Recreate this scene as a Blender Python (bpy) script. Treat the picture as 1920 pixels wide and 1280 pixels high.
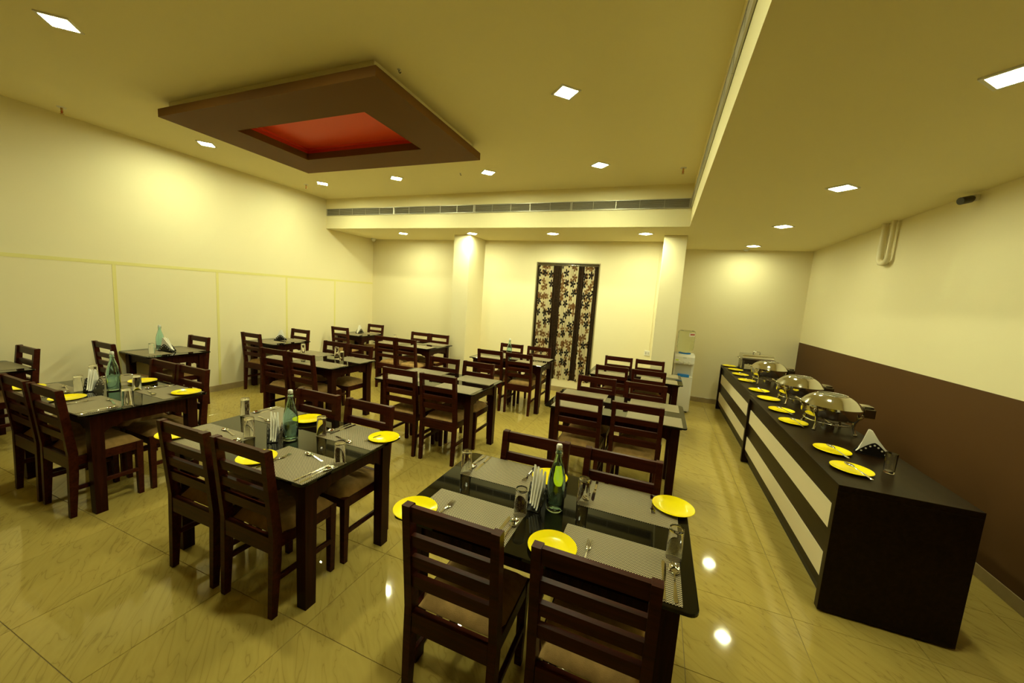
import bpy, bmesh, math, random
from mathutils import Vector, Matrix

for o in list(bpy.data.objects):
    bpy.data.objects.remove(o, do_unlink=True)
SC = bpy.context.scene
COL = SC.collection
R = math.radians
PI = math.pi
random.seed(7)

# ------------------------------------------------------------------ camera, world, exposure
F_PX, PITCH, ROLL, YAW, CAM_H = 701.5, R(6.88), R(3.78), R(-21.21), 1.707
cd = bpy.data.cameras.new('camera')
cam = bpy.data.objects.new('camera', cd)
COL.objects.link(cam)
cd.sensor_fit = 'HORIZONTAL'
cd.sensor_width = 36.0
cd.lens = F_PX / 1920 * 36.0
cd.clip_start = 0.05
fw = Vector((math.sin(YAW)*math.cos(PITCH), math.cos(YAW)*math.cos(PITCH), -math.sin(PITCH)))
rt = Vector((math.cos(YAW), -math.sin(YAW), 0))
up = rt.cross(fw)
rt2 = math.cos(ROLL)*rt + math.sin(ROLL)*up
up2 = -math.sin(ROLL)*rt + math.cos(ROLL)*up
cam.matrix_world = Matrix((( rt2.x, up2.x, -fw.x, 0), (rt2.y, up2.y, -fw.y, 0), (rt2.z, up2.z, -fw.z, CAM_H), (0, 0, 0, 1)))
SC.camera = cam

W = bpy.data.worlds.new('world')
SC.world = W
W.use_nodes = True
W.node_tree.nodes['Background'].inputs[0].default_value = (0, 0, 0, 1)
W.node_tree.nodes['Background'].inputs[1].default_value = 0.0

SC.view_settings.view_transform = 'Standard'
SC.view_settings.look = 'None'
SC.view_settings.gamma = 1.0
SC.view_settings.use_curve_mapping = False
SC.view_settings.exposure = 0.24
LAMP_COLOUR = (1.0, 1.03, 0.60)
LAMP_STRENGTH = 300.0
cy = SC.cycles
cy.max_bounces = 14
cy.diffuse_bounces = 5
cy.glossy_bounces = 5
cy.transmission_bounces = 12
cy.transparent_max_bounces = 8
cy.sample_clamp_indirect = 3.0
cy.blur_glossy = 0.6
cy.use_denoising = True

# ------------------------------------------------------------------ materials
def nmat(name):
    m = bpy.data.materials.new(name)
    m.use_nodes = True
    nt = m.node_tree
    return m, nt, nt.nodes['Principled BSDF']

def setin(b, **k):
    for n, v in k.items():
        n = n.replace('_', ' ')
        if n in b.inputs:
            b.inputs[n].default_value = v

def plain(name, col, rough=0.5, metal=0.0, spec=0.5, bump=0.0, bscale=60, var=0.0, vscale=8, coat=0.0):
    m, nt, b = nmat(name)
    c = (*col, 1)
    setin(b, Base_Color=c, Roughness=rough, Metallic=metal, Specular_IOR_Level=spec, Coat_Weight=coat, Coat_Roughness=0.08)
    tc = nt.nodes.new('ShaderNodeTexCoord')
    if var > 0:
        n = nt.nodes.new('ShaderNodeTexNoise'); n.inputs['Scale'].default_value = vscale; n.inputs['Detail'].default_value = 4
        nt.links.new(tc.outputs['Object'], n.inputs['Vector'])
        r = nt.nodes.new('ShaderNodeValToRGB')
        r.color_ramp.elements[0].position = 0.3; r.color_ramp.elements[1].position = 0.75
        r.color_ramp.elements[0].color = (*[x*(1-var) for x in col], 1)
        r.color_ramp.elements[1].color = (*[min(1, x*(1+var)) for x in col], 1)
        nt.links.new(n.outputs['Fac'], r.inputs['Fac']); nt.links.new(r.outputs['Color'], b.inputs['Base Color'])
    if bump > 0:
        n = nt.nodes.new('ShaderNodeTexNoise'); n.inputs['Scale'].default_value = bscale; n.inputs['Detail'].default_value = 5
        nt.links.new(tc.outputs['Object'], n.inputs['Vector'])
        bp = nt.nodes.new('ShaderNodeBump'); bp.inputs['Strength'].default_value = bump; bp.inputs['Distance'].default_value = 0.003
        nt.links.new(n.outputs['Fac'], bp.inputs['Height']); nt.links.new(bp.outputs['Normal'], b.inputs['Normal'])
    return m

def wood(name, dark, light, rough=0.35, axis='X', coat=0.0, spec=0.2):
    m, nt, b = nmat(name)
    setin(b, Roughness=rough, Coat_Weight=coat, Coat_Roughness=0.15, Specular_IOR_Level=spec)
    tc = nt.nodes.new('ShaderNodeTexCoord'); mp = nt.nodes.new('ShaderNodeMapping')
    mp.inputs['Scale'].default_value = {'X': (2, 30, 30), 'Y': (30, 2, 30), 'Z': (30, 30, 2)}[axis]
    n = nt.nodes.new('ShaderNodeTexNoise'); n.inputs['Scale'].default_value = 1.6; n.inputs['Detail'].default_value = 6; n.inputs['Distortion'].default_value = 0.6
    r = nt.nodes.new('ShaderNodeValToRGB')
    r.color_ramp.elements[0].position = 0.32; r.color_ramp.elements[1].position = 0.72
    r.color_ramp.elements[0].color = (*dark, 1); r.color_ramp.elements[1].color = (*light, 1)
    nt.links.new(tc.outputs['Object'], mp.inputs['Vector']); nt.links.new(mp.outputs['Vector'], n.inputs['Vector'])
    nt.links.new(n.outputs['Fac'], r.inputs['Fac']); nt.links.new(r.outputs['Color'], b.inputs['Base Color'])
    return m

def glass(name, col=(1, 1, 1), ior=1.47, rough=0.0):
    m, nt, b = nmat(name)
    setin(b, Base_Color=(*col, 1), Roughness=rough, Transmission_Weight=1.0, IOR=ior)
    return m

def tile_mat():
    m, nt, b = nmat('floor_tile_veined')
    setin(b, Roughness=0.055, Specular_IOR_Level=0.5)
    tc = nt.nodes.new('ShaderNodeTexCoord'); oi = nt.nodes.new('ShaderNodeObjectInfo')
    # quarter turn and offset per tile
    mul = nt.nodes.new('ShaderNodeMath'); mul.operation = 'MULTIPLY'; mul.inputs[1].default_value = 41.0
    nt.links.new(oi.outputs['Random'], mul.inputs[0])
    vr = nt.nodes.new('ShaderNodeVectorRotate'); vr.rotation_type = 'Z_AXIS'
    vr.inputs['Angle'].default_value = R(-50)      # veins run diagonally across every tile
    nt.links.new(tc.outputs['Object'], vr.inputs['Vector'])
    cb = nt.nodes.new('ShaderNodeCombineXYZ'); nt.links.new(mul.outputs[0], cb.inputs[0]); nt.links.new(mul.outputs[0], cb.inputs[1])
    ad = nt.nodes.new('ShaderNodeVectorMath'); ad.operation = 'ADD'
    nt.links.new(vr.outputs[0], ad.inputs[0]); nt.links.new(cb.outputs[0], ad.inputs[1])
    mp = nt.nodes.new('ShaderNodeMapping'); mp.inputs['Scale'].default_value = (6.5, 1.15, 1)
    nt.links.new(ad.outputs[0], mp.inputs['Vector'])
    n1 = nt.nodes.new('ShaderNodeTexNoise'); n1.inputs['Scale'].default_value = 1.5; n1.inputs['Detail'].default_value = 3.0; n1.inputs['Distortion'].default_value = 0.7
    nt.links.new(mp.outputs[0], n1.inputs['Vector'])
    k = nt.nodes.new('ShaderNodeMath'); k.operation = 'MULTIPLY'; k.inputs[1].default_value = 13.0
    nt.links.new(n1.outputs['Fac'], k.inputs[0])
    fr = nt.nodes.new('ShaderNodeMath'); fr.operation = 'PINGPONG'; fr.inputs[1].default_value = 1.0
    nt.links.new(k.outputs[0], fr.inputs[0])
    r = nt.nodes.new('ShaderNodeValToRGB')
    e = r.color_ramp.elements
    e[0].position = 0.0; e[0].color = (0.330, 0.241, 0.058, 1)
    e[1].position = 0.13; e[1].color = (0.418, 0.310, 0.077, 1)
    x = e.new(0.6); x.color = (0.433, 0.324, 0.081, 1)
    x = e.new(1.0); x.color = (0.449, 0.337, 0.085, 1)
    nt.links.new(fr.outputs[0], r.inputs['Fac'])
    nt.links.new(r.outputs['Color'], b.inputs['Base Color'])
    return m

def mat_weave():
    m, nt, b = nmat('woven_placemat')
    setin(b, Roughness=0.45, Specular_IOR_Level=0.15)
    tc = nt.nodes.new('ShaderNodeTexCoord')
    sp = nt.nodes.new('ShaderNodeSeparateXYZ'); nt.links.new(tc.outputs['Object'], sp.inputs[0])
    def sn(out, k, ph=0.0):
        a = nt.nodes.new('ShaderNodeMath'); a.operation = 'MULTIPLY_ADD'; a.inputs[1].default_value = k; a.inputs[2].default_value = ph
        nt.links.new(out, a.inputs[0])
        s = nt.nodes.new('ShaderNodeMath'); s.operation = 'SINE'; nt.links.new(a.outputs[0], s.inputs[0]); return s.outputs[0]
    k = 2*PI/0.0098
    p = nt.nodes.new('ShaderNodeMath'); p.operation = 'MULTIPLY'
    nt.links.new(sn(sp.outputs[0], k), p.inputs[0]); nt.links.new(sn(sp.outputs[1], k), p.inputs[1])
    r = nt.nodes.new('ShaderNodeValToRGB')
    r.color_ramp.elements[0].position = 0.44; r.color_ramp.elements[0].color = (0.035, 0.026, 0.018, 1)
    r.color_ramp.elements[1].position = 0.62; r.color_ramp.elements[1].color = (0.50, 0.42, 0.26, 1)
    ma = nt.nodes.new('ShaderNodeMath'); ma.operation = 'MULTIPLY_ADD'; ma.inputs[1].default_value = 0.5; ma.inputs[2].default_value = 0.5
    nt.links.new(p.outputs[0], ma.inputs[0]); nt.links.new(ma.outputs[0], r.inputs['Fac']); nt.links.new(r.outputs['Color'], b.inputs['Base Color'])
    bp = nt.nodes.new('ShaderNodeBump'); bp.inputs['Strength'].default_value = 0.35; bp.inputs['Distance'].default_value = 0.0006
    nt.links.new(ma.outputs[0], bp.inputs['Height']); nt.links.new(bp.outputs['Normal'], b.inputs['Normal'])
    return m

def mat_print():
    """cream cloth printed with five-leaf sprigs in dark brown and tan"""
    m, nt, b = nmat('leaf_print_cloth')
    setin(b, Roughness=0.8, Specular_IOR_Level=0.2)
    uv = nt.nodes.new('ShaderNodeUVMap'); uv.uv_map = 'cloth'
    def layer(scale, off, kk):
        mp = nt.nodes.new('ShaderNodeMapping'); mp.inputs['Scale'].default_value = (scale, scale, scale); mp.inputs['Location'].default_value = (off, off*1.7, 0)
        nt.links.new(uv.outputs[0], mp.inputs['Vector'])
        v = nt.nodes.new('ShaderNodeTexVoronoi'); v.voronoi_dimensions = '2D'; v.inputs['Scale'].default_value = 1.0; v.inputs['Randomness'].default_value = 0.55
        nt.links.new(mp.outputs[0], v.inputs['Vector'])
        sb = nt.nodes.new('ShaderNodeVectorMath'); sb.operation = 'SUBTRACT'
        nt.links.new(mp.outputs[0], sb.inputs[0]); nt.links.new(v.outputs['Position'], sb.inputs[1])
        s = nt.nodes.new('ShaderNodeSeparateXYZ'); nt.links.new(sb.outputs[0], s.inputs[0])
        at = nt.nodes.new('ShaderNodeMath'); at.operation = 'ARCTAN2'; nt.links.new(s.outputs[1], at.inputs[0]); nt.links.new(s.outputs[0], at.inputs[1])
        sc = nt.nodes.new('ShaderNodeSeparateColor'); nt.links.new(v.outputs['Color'], sc.inputs[0])
        ph = nt.nodes.new('ShaderNodeMath'); ph.operation = 'MULTIPLY_ADD'; ph.inputs[1].default_value = 6.28; nt.links.new(sc.outputs[0], ph.inputs[0]); nt.links.new(at.outputs[0], ph.inputs[2])
        h = nt.nodes.new('ShaderNodeMath'); h.operation = 'MULTIPLY'; h.inputs[1].default_value = kk/2; nt.links.new(ph.outputs[0], h.inputs[0])
        c = nt.nodes.new('ShaderNodeMath'); c.operation = 'COSINE'; nt.links.new(h.outputs[0], c.inputs[0])
        a = nt.nodes.new('ShaderNodeMath'); a.operation = 'ABSOLUTE'; nt.links.new(c.outputs[0], a.inputs[0])
        pw = nt.nodes.new('ShaderNodeMath'); pw.operation = 'POWER'; pw.inputs[1].default_value = 0.62; nt.links.new(a.outputs[0], pw.inputs[0])
        rr = nt.nodes.new('ShaderNodeMath'); rr.operation = 'MULTIPLY'; rr.inputs[1].default_value = 0.43; nt.links.new(pw.outputs[0], rr.inputs[0])
        lt = nt.nodes.new('ShaderNodeMath'); lt.operation = 'LESS_THAN'; nt.links.new(v.outputs['Distance'], lt.inputs[0]); nt.links.new(rr.outputs[0], lt.inputs[1])
        return lt.outputs[0], sc.outputs[1]
    f1, c1 = layer(5.6, 0.3, 5)
    f2, c2 = layer(7.2, 3.1, 4)
    def mix(fac, a, bcol):
        x = nt.nodes.new('ShaderNodeMix'); x.data_type = 'RGBA'
        nt.links.new(fac, x.inputs[0])
        if isinstance(a, tuple): x.inputs[6].default_value = a
        else: nt.links.new(a, x.inputs[6])
        if isinstance(bcol, tuple): x.inputs[7].default_value = bcol
        else: nt.links.new(bcol, x.inputs[7])
        return x.outputs[2]
    base = (0.93, 0.83, 0.54, 1)
    gg = nt.nodes.new('ShaderNodeMath'); gg.operation = 'LESS_THAN'; gg.inputs[1].default_value = 0.6; nt.links.new(c2, gg.inputs[0])
    hh_ = nt.nodes.new('ShaderNodeMath'); hh_.operation = 'MULTIPLY'; nt.links.new(gg.outputs[0], hh_.inputs[0]); nt.links.new(f2, hh_.inputs[1]); f2 = hh_.outputs[0]
    t = mix(f2, base, (0.33, 0.17, 0.05, 1))
    g = nt.nodes.new('ShaderNodeMath'); g.operation = 'GREATER_THAN'; g.inputs[1].default_value = 0.30; nt.links.new(c1, g.inputs[0])
    dk = mix(g.outputs[0], (0.26, 0.12, 0.035, 1), (0.022, 0.012, 0.008, 1))
    t2 = mix(f1, t, dk)
    nt.links.new(t2, b.inputs['Base Color'])
    return m

M = {}
M['wall'] = plain('cream_wall_paint', (0.84, 0.76, 0.50), 0.62, spec=0.3, bump=0.05, bscale=120)
M['ceil'] = plain('cream_ceiling_paint', (0.92, 0.84, 0.52), 0.7, spec=0.2)
M['strip'] = plain('yellow_joint_strip', (0.80, 0.73, 0.30), 0.5, spec=0.3)
M['brownwall'] = plain('brown_dado_paint', (0.095, 0.045, 0.015), 0.55, spec=0.12, bump=0.04, bscale=90)
M['panelbrown'] = plain('brown_panel_paint', (0.150, 0.068, 0.014), 0.6, spec=0.08)
M['red'] = plain('red_cove_paint', (0.85, 0.085, 0.025), 0.5, spec=0.3)
M['base'] = plain('skirting_tile', (0.36, 0.27, 0.13), 0.3, spec=0.5, var=0.12)
M['grout'] = plain('floor_grout', (0.22, 0.17, 0.09), 0.8)
M['tile'] = tile_mat()
M['chairwood'] = wood('mahogany_chair_wood', (0.028, 0.0052, 0.0022), (0.064, 0.0120, 0.0048), 0.34, 'X', 0.0, 0.10)
M['tablewood'] = wood('dark_table_wood', (0.016, 0.0034, 0.0016), (0.036, 0.0078, 0.0034), 0.34, 'Z', 0.0, 0.09)
M['seat'] = plain('tan_suede_seat', (0.44, 0.27, 0.095), 0.85, spec=0.15, bump=0.4, bscale=300, var=0.18, vscale=25)
M['tabletop'] = plain('black_table_glass', (0.003, 0.0024, 0.0016), 0.03, spec=0.28)
M['mat'] = mat_weave()
M['plate'] = plain('yellow_melamine', (1.0, 0.82, 0.004), 0.16, spec=0.4)
M['steel'] = plain('polished_steel', (0.66, 0.64, 0.60), 0.10, metal=1.0)
M['steel2'] = plain('brushed_steel', (0.50, 0.47, 0.42), 0.24, metal=1.0)
M['darksteel'] = plain('dark_steel_box', (0.16, 0.14, 0.11), 0.25, metal=1.0)  # darker steel for the hinge block and the rectangular chafer's skirt
M['glass'] = glass('clear_glass')
M['lidglass'] = glass('lid_glass', (0.30, 0.33, 0.24), 1.40, 0.0)
M['aqua'] = glass('aqua_bottle_glass', (0.70, 0.93, 0.96), 1.48)
M['water'] = glass('drinking_water', (0.92, 0.985, 0.99), 1.33)
M['jug'] = glass('clear_jug_plastic', (0.93, 0.96, 0.88), 1.22, 0.03)
M['cap'] = plain('white_stopper', (0.85, 0.84, 0.78), 0.35)
M['wire'] = plain('wire_bail', (0.55, 0.53, 0.5), 0.25, metal=1.0)
M['napkin'] = plain('white_paper_napkin', (0.95, 0.92, 0.82), 0.85, spec=0.2, bump=0.2, bscale=200)
M['holder'] = plain('black_enamel_holder', (0.012, 0.010, 0.008), 0.25, spec=0.5)
M['dot'] = plain('pale_holder_dots', (0.75, 0.72, 0.62), 0.4)
M['counter'] = wood('wenge_counter_laminate', (0.011, 0.0056, 0.0025), (0.019, 0.0098, 0.0045), 0.30, 'Y', 0.0, 0.07)
M['stripe'] = plain('cream_counter_stripe', (0.74, 0.64, 0.42), 0.4, spec=0.4)
M['plinth'] = plain('black_plinth', (0.008, 0.006, 0.005), 0.5)
M['grille'] = plain('aluminium_grille', (0.50, 0.47, 0.38), 0.4, metal=0.3)
M['grilledark'] = plain('grille_void', (0.16, 0.145, 0.09), 0.8)
M['white'] = plain('white_plastic', (0.80, 0.78, 0.72), 0.35, spec=0.45)
M['greyplastic'] = plain('pale_grey_plastic', (0.55, 0.53, 0.47), 0.45)
M['blue'] = plain('blue_plastic', (0.02, 0.22, 0.75), 0.4)
M['sticker'] = plain('lime_sticker', (0.65, 0.80, 0.05), 0.5)
M['labelwhite'] = plain('white_jug_label', (0.85, 0.80, 0.75), 0.5)
M['labelred'] = plain('red_label_print', (0.45, 0.06, 0.05), 0.5)
M['print'] = mat_print()
M['darkcloth'] = plain('dark_brown_sheer', (0.050, 0.026, 0.010), 0.75, spec=0.2, var=0.45, vscale=30)
M['winframe'] = plain('brown_window_frame', (0.34, 0.28, 0.15), 0.4)
M['winpane'] = plain('night_window_glass', (0.01, 0.011, 0.012), 0.06)
M['pvc'] = plain('painted_pipe', (0.78, 0.70, 0.46), 0.4)
M['black'] = plain('black_plastic', (0.012, 0.012, 0.012), 0.3)
M['redbulb'] = plain('red_glass_bulb', (0.55, 0.05, 0.02), 0.15)
M['brass'] = plain('brass', (0.55, 0.35, 0.12), 0.3, metal=1.0)
m, nt, b = nmat('led_panel')
setin(b, Base_Color=(0.9, 0.9, 0.9, 1), Emission_Color=(*LAMP_COLOUR, 1), Emission_Strength=LAMP_STRENGTH)
M['led'] = m
m, nt, b = nmat('led_panel_low_output')
setin(b, Base_Color=(0.9, 0.9, 0.9, 1), Emission_Color=(*LAMP_COLOUR, 1), Emission_Strength=LAMP_STRENGTH*0.52)
M['led_low'] = m

# ------------------------------------------------------------------ mesh helpers
def box(bm, x0, x1, y0, y1, z0, z1, bev=0.0, mtx=None):
    r = bmesh.ops.create_cube(bm, size=1.0)
    vs = r['verts']
    for v in vs:
        v.co = Vector(((x0+x1)/2 + v.co.x*(x1-x0), (y0+y1)/2 + v.co.y*(y1-y0), (z0+z1)/2 + v.co.z*(z1-z0)))
    if bev > 0:
        es = {e for v in vs for e in v.link_edges}
        rr = bmesh.ops.bevel(bm, geom=list(es), offset=bev, segments=2 if bev > 0.004 else 1, profile=0.6, affect='EDGES')
        vs = list({v for f in rr['faces'] for v in f.verts} | {v for v in vs if v.is_valid})
    if mtx is not None:
        for v in vs:
            v.co = mtx @ v.co
    return vs

def frustum(bm, b0, b1, z0, z1):
    """tapered post: b=(x0,x1,y0,y1) at z0 and at z1"""
    vs = []
    for (q, z) in ((b0, z0), (b1, z1)):
        vs += [bm.verts.new((q[0], q[2], z)), bm.verts.new((q[1], q[2], z)), bm.verts.new((q[1], q[3], z)), bm.verts.new((q[0], q[3], z))]
    for f in ((3, 2, 1, 0), (4, 5, 6, 7), (0, 1, 5, 4), (1, 2, 6, 5), (2, 3, 7, 6), (3, 0, 4, 7)):
        bm.faces.new([vs[i] for i in f])

def stack_post(bm, secs):
    """post through several rectangular sections (x0,x1,y0,y1,z)"""
    rings = []
    for s in secs:
        rings.append([bm.verts.new((s[0], s[2], s[4])), bm.verts.new((s[1], s[2], s[4])), bm.verts.new((s[1], s[3], s[4])), bm.verts.new((s[0], s[3], s[4]))])
    bm.faces.new(rings[0][::-1]); bm.faces.new(rings[-1])
    for a, c in zip(rings, rings[1:]):
        for i in range(4):
            bm.faces.new((a[i], a[(i+1) % 4], c[(i+1) % 4], c[i]))

def prism(bm, pts, axis, a, c):
    """polygon pts in the plane normal to axis, extruded from a to c"""
    def P(p, t):
        return {'X': (t, p[0], p[1]), 'Y': (p[0], t, p[1]), 'Z': (p[0], p[1], t)}[axis]
    lo = [bm.verts.new(P(p, a)) for p in pts]
    hi = [bm.verts.new(P(p, c)) for p in pts]
    n = len(pts)
    bm.faces.new(lo); bm.faces.new(hi[::-1])
    for i in range(n):
        bm.faces.new((lo[i], hi[i], hi[(i+1) % n], lo[(i+1) % n]))

def lathe(bm, prof, seg=24, c=(0, 0, 0), sx=1.0, sy=1.0):
    rings = []
    for (r, z) in prof:
        if r < 1e-6:
            rings.append([bm.verts.new((c[0], c[1], c[2]+z))])
        else:
            rings.append([bm.verts.new((c[0]+sx*r*math.cos(2*PI*i/seg), c[1]+sy*r*math.sin(2*PI*i/seg), c[2]+z)) for i in range(seg)])
    for a, d in zip(rings, rings[1:]):
        for i in range(seg):
            j = (i+1) % seg
            if len(a) == 1 and len(d) == 1: continue
            if len(a) == 1: bm.faces.new((a[0], d[j], d[i]))
            elif len(d) == 1: bm.faces.new((a[i], a[j], d[0]))
            else: bm.faces.new((a[i], a[j], d[j], d[i]))
    return rings

def tube(bm, path, rad, seg=8, close=False):
    pts = [Vector(p) for p in path]
    n = len(pts); rings = []
    rr = rad if isinstance(rad, (list, tuple)) else [rad]*n
    prev = None
    for i, p in enumerate(pts):
        if close: t = pts[(i+1) % n] - pts[i-1]
        else: t = pts[min(i+1, n-1)] - pts[max(i-1, 0)]
        t.normalize()
        if prev is None:
            u = t.cross(Vector((0, 0, 1)))
            if u.length < 1e-3: u = t.cross(Vector((1, 0, 0)))
        else:
            u = prev - t*prev.dot(t)
        u.normalize(); prev = u
        w = t.cross(u)
        rings.append([bm.verts.new(p + rr[i]*(math.cos(2*PI*k/seg)*u + math.sin(2*PI*k/seg)*w)) for k in range(seg)])
    m = n if close else n-1
    for i in range(m):
        a, d = rings[i], rings[(i+1) % n]
        for k in range(seg):
            bm.faces.new((a[k], a[(k+1) % seg], d[(k+1) % seg], d[k]))
    if not close:
        bm.faces.new(rings[0][::-1]); bm.faces.new(rings[-1])

def disc_rounded(w, d, r, n=5):
    pts = []
    for (cx, cy_, a0) in ((w/2-r, d/2-r, 0), (-w/2+r, d/2-r, 90), (-w/2+r, -d/2+r, 180), (w/2-r, -d/2+r, 270)):
        for i in range(n+1):
            a = R(a0 + 90*i/n)
            pts.append((cx+r*math.cos(a), cy_+r*math.sin(a)))
    return pts

def mesh(name, bm, mat, smooth=None):
    bmesh.ops.recalc_face_normals(bm, faces=bm.faces[:])
    me = bpy.data.meshes.new(name)
    bm.to_mesh(me); bm.free()
    for mm in (mat if isinstance(mat, (list, tuple)) else [mat]):
        me.materials.append(mm)
    if smooth is not None:
        me.polygons.foreach_set('use_smooth', [True]*len(me.polygons))
        if smooth < 179:
            me.set_sharp_from_angle(angle=R(smooth))
    return me

def obj(name, me, parent=None, loc=(0, 0, 0), rz=0.0):
    o = bpy.data.objects.new(name, me)
    COL.objects.link(o)
    o.parent = parent
    o.location = loc
    o.rotation_euler = (0, 0, rz)
    return o

def mk(name, build, mat, parent=None, smooth=None, loc=(0, 0, 0), rz=0.0):
    bm = bmesh.new(); build(bm)
    return obj(name, mesh(name, bm, mat, smooth), parent, loc, rz)

def thing(name, label, cat, loc=(0, 0, 0), rz=0.0, group=None):
    o = obj(name, None, None, loc, rz)
    return tag(o, label, cat, group)

def tag(o, label, cat, group=None):
    o['label'] = label; o['category'] = cat
    if group: o['group'] = group
    return o

def struct(o, label=None, cat=None):
    o['kind'] = 'structure'
    if label: o['label'] = label
    if cat: o['category'] = cat
    return o

KIDS = {}
def copy_tree(o, parent=None):
    c = o.copy(); COL.objects.link(c); c.parent = parent
    for ch in o.children:
        copy_tree(ch, c)
    return c

def dup(proto, used, loc, rz, label, group=None):
    o = copy_tree(proto) if used[0] else proto
    used[0] = True
    o.location = loc; o.rotation_euler = (0, 0, rz)
    o['label'] = label
    if group: o['group'] = group
    return o

# ------------------------------------------------------------------ the room
XL, XR, YF, YB, YB2 = -6.07, 2.22, -2.2, 6.75, 7.58
ZC, ZS, XS, YS = 3.293, 2.753, 0.239, 5.484
T = 0.2

# floor: grout bed with separate tiles
fl = struct(mk('floor', lambda bm: box(bm, XL-T, XR+T, YF-T, YB2+T, -0.12, -0.003), M['grout']),
            'glossy beige veined tile floor with fine dark joints', 'floor')
TS, GX, GY, GAP = 0.592, 0.287, 0.640, 0.0012
cache = {}
ix0 = math.floor((XL-GX)/TS); ix1 = math.ceil((XR-GX)/TS)
iy0 = math.floor((YF-GY)/TS); iy1 = math.ceil((YB2-GY)/TS)
for i in range(ix0, ix1):
    for j in range(iy0, iy1):
        x0 = max(GX+i*TS, XL); x1 = min(GX+(i+1)*TS, XR)
        y0 = max(GY+j*TS, YF); y1 = min(GY+(j+1)*TS, YB2 if x1 > XS+0.05 else YB)
        if x1-x0 < 0.02 or y1-y0 < 0.02: continue
        key = (round(x1-x0, 3), round(y1-y0, 3))
        if key not in cache:
            bm = bmesh.new()
            w, d = (x1-x0)/2-GAP, (y1-y0)/2-GAP
            e = 0.0012
            frustum(bm, (-w, w, -d, d), (-w, w, -d, d), -0.003, -0.0008)
            cache[key] = None
            bm.free(); bm = bmesh.new()
            stack_post(bm, [(-w, w, -d, d, -0.003), (-w, w, -d, d, -0.0008), (-w+e, w-e, -d+e, d-e, 0.0)])
            cache[key] = mesh('floor_tile', bm, M['tile'])
        obj('tile', cache[key], fl, ((x0+x1)/2, (y0+y1)/2, 0))

# left wall and the yellow joint strips between its boards
wl = struct(mk('wall_left', lambda bm: box(bm, XL-T, XL, YF-T, YB+T, -0.1, ZC+0.1), M['wall']), 'plain cream wall of large boards with yellow joints', 'wall')
for (y0, y1, z0, z1) in [(YF, YB, 1.770, 1.808)] + [(y-0.017, y+0.017, 0.0, 1.770) for y in (-0.95, 0.18, 1.31, 2.446, 3.563, 4.66, 5.70)]:
    mk('joint_strip', lambda bm: box(bm, XL-0.002, XL+0.0025, y0, y1, z0, z1), M['strip'], wl)

# back wall with the window opening
WX0, WX1, WZ0, WZ1 = -2.213, -1.066, 0.23, 2.36
def wb(bm):
    box(bm, XL, WX0, YB, YB+T, -0.1, ZS+0.1)
    box(bm, WX1, XS+0.02, YB, YB+T, -0.1, ZS+0.1)
    box(bm, WX0, WX1, YB, YB+T, -0.1, WZ0)
    box(bm, WX0, WX1, YB, YB+T, WZ1, ZS+0.1)
struct(mk('wall_back', wb, M['wall']), 'cream back wall around the curtained window', 'wall')
struct(mk('wall_return', lambda bm: box(bm, XS-0.18, XS+0.02, YB+T, YB2, -0.1, ZS+0.1), M['wall']), 'short cream wall end beside the water dispenser', 'wall')
struct(mk('wall_recess', lambda bm: box(bm, XS-0.18, XR+T, YB2, YB2+T, -0.1, ZS+0.1), M['wall']), 'cream wall behind the rectangular chafing dish', 'wall')
wr = struct(mk('wall_right', lambda bm: box(bm, XR, XR+T, YF-T, YB2, -0.1, ZS+0.1), M['wall']), 'cream wall with a brown dado behind the buffet', 'wall')
mk('dado', lambda bm: box(bm, XR-0.006, XR+0.002, YF, YB2-0.002, 0.09, 1.255), M['brownwall'], wr)['label'] = 'dark brown painted dado'
struct(mk('wall_front', lambda bm: box(bm, XL-T, XR+T, YF-T, YF, -0.1, ZC+0.1), M['brownwall']), 'dark brown wall opposite the curtained window', 'wall')  # unseen wall; its dark brown is chosen to absorb bounced light

# ceilings and soffits
struct(mk('ceiling', lambda bm: box(bm, XL-T, XS+0.05, YF-T, YS+0.05, ZC, ZC+0.15), M['ceil']), 'high cream ceiling over the dining tables', 'ceiling')
struct(mk('soffit_back', lambda bm: box(bm, XL-T, XS, YS, YB+T, ZS, ZC+0.15), M['ceil']), 'dropped cream soffit along the curtained wall', 'soffit')
struct(mk('soffit_side', lambda bm: box(bm, XS, XR+T, YF-T, YB2+T, ZS, ZC+0.15), M['ceil']), 'low cream ceiling over the buffet counter', 'soffit')

# columns
struct(mk('column', lambda bm: box(bm, -3.64, -3.31, 6.12, YB+0.02, 0, ZS, 0.004), M['wall']), 'cream square column between the curtain and the panelled wall', 'column')
struct(mk('column', lambda bm: box(bm, -0.06, XS+0.02, 6.13, YB+0.02, 0, ZS, 0.004), M['wall']), 'cream square column beside the water dispenser', 'column')

# baseboards
BH, BT = 0.09, 0.012
struct(mk('baseboard_left', lambda bm: box(bm, XL-0.002, XL+BT, YF, YB, 0, BH, 0.002), M['base']), 'beige tile skirting below the panelled cream wall', 'baseboard')
def bb(bm):
    for (a, c) in ((XL+BT, -3.64-BT), (-3.31+BT, -0.06-BT)):
        box(bm, a, c, YB-BT, YB+0.002, 0, BH, 0.002)
    box(bm, -3.64-BT, -3.31+BT, 6.12-BT, 6.12, 0, BH, 0.002)
    box(bm, -3.64-BT, -3.64, 6.12, YB, 0, BH, 0.002)
    box(bm, -3.31, -3.31+BT, 6.12, YB, 0, BH, 0.002)
    box(bm, -0.06-BT, XS+0.02, 6.13-BT, 6.13, 0, BH, 0.002)
    box(bm, -0.06-BT, -0.06, 6.13, YB, 0, BH, 0.002)
struct(mk('baseboard_back', bb, M['base']), 'beige tile skirting below the curtained wall and columns', 'baseboard')
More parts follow.
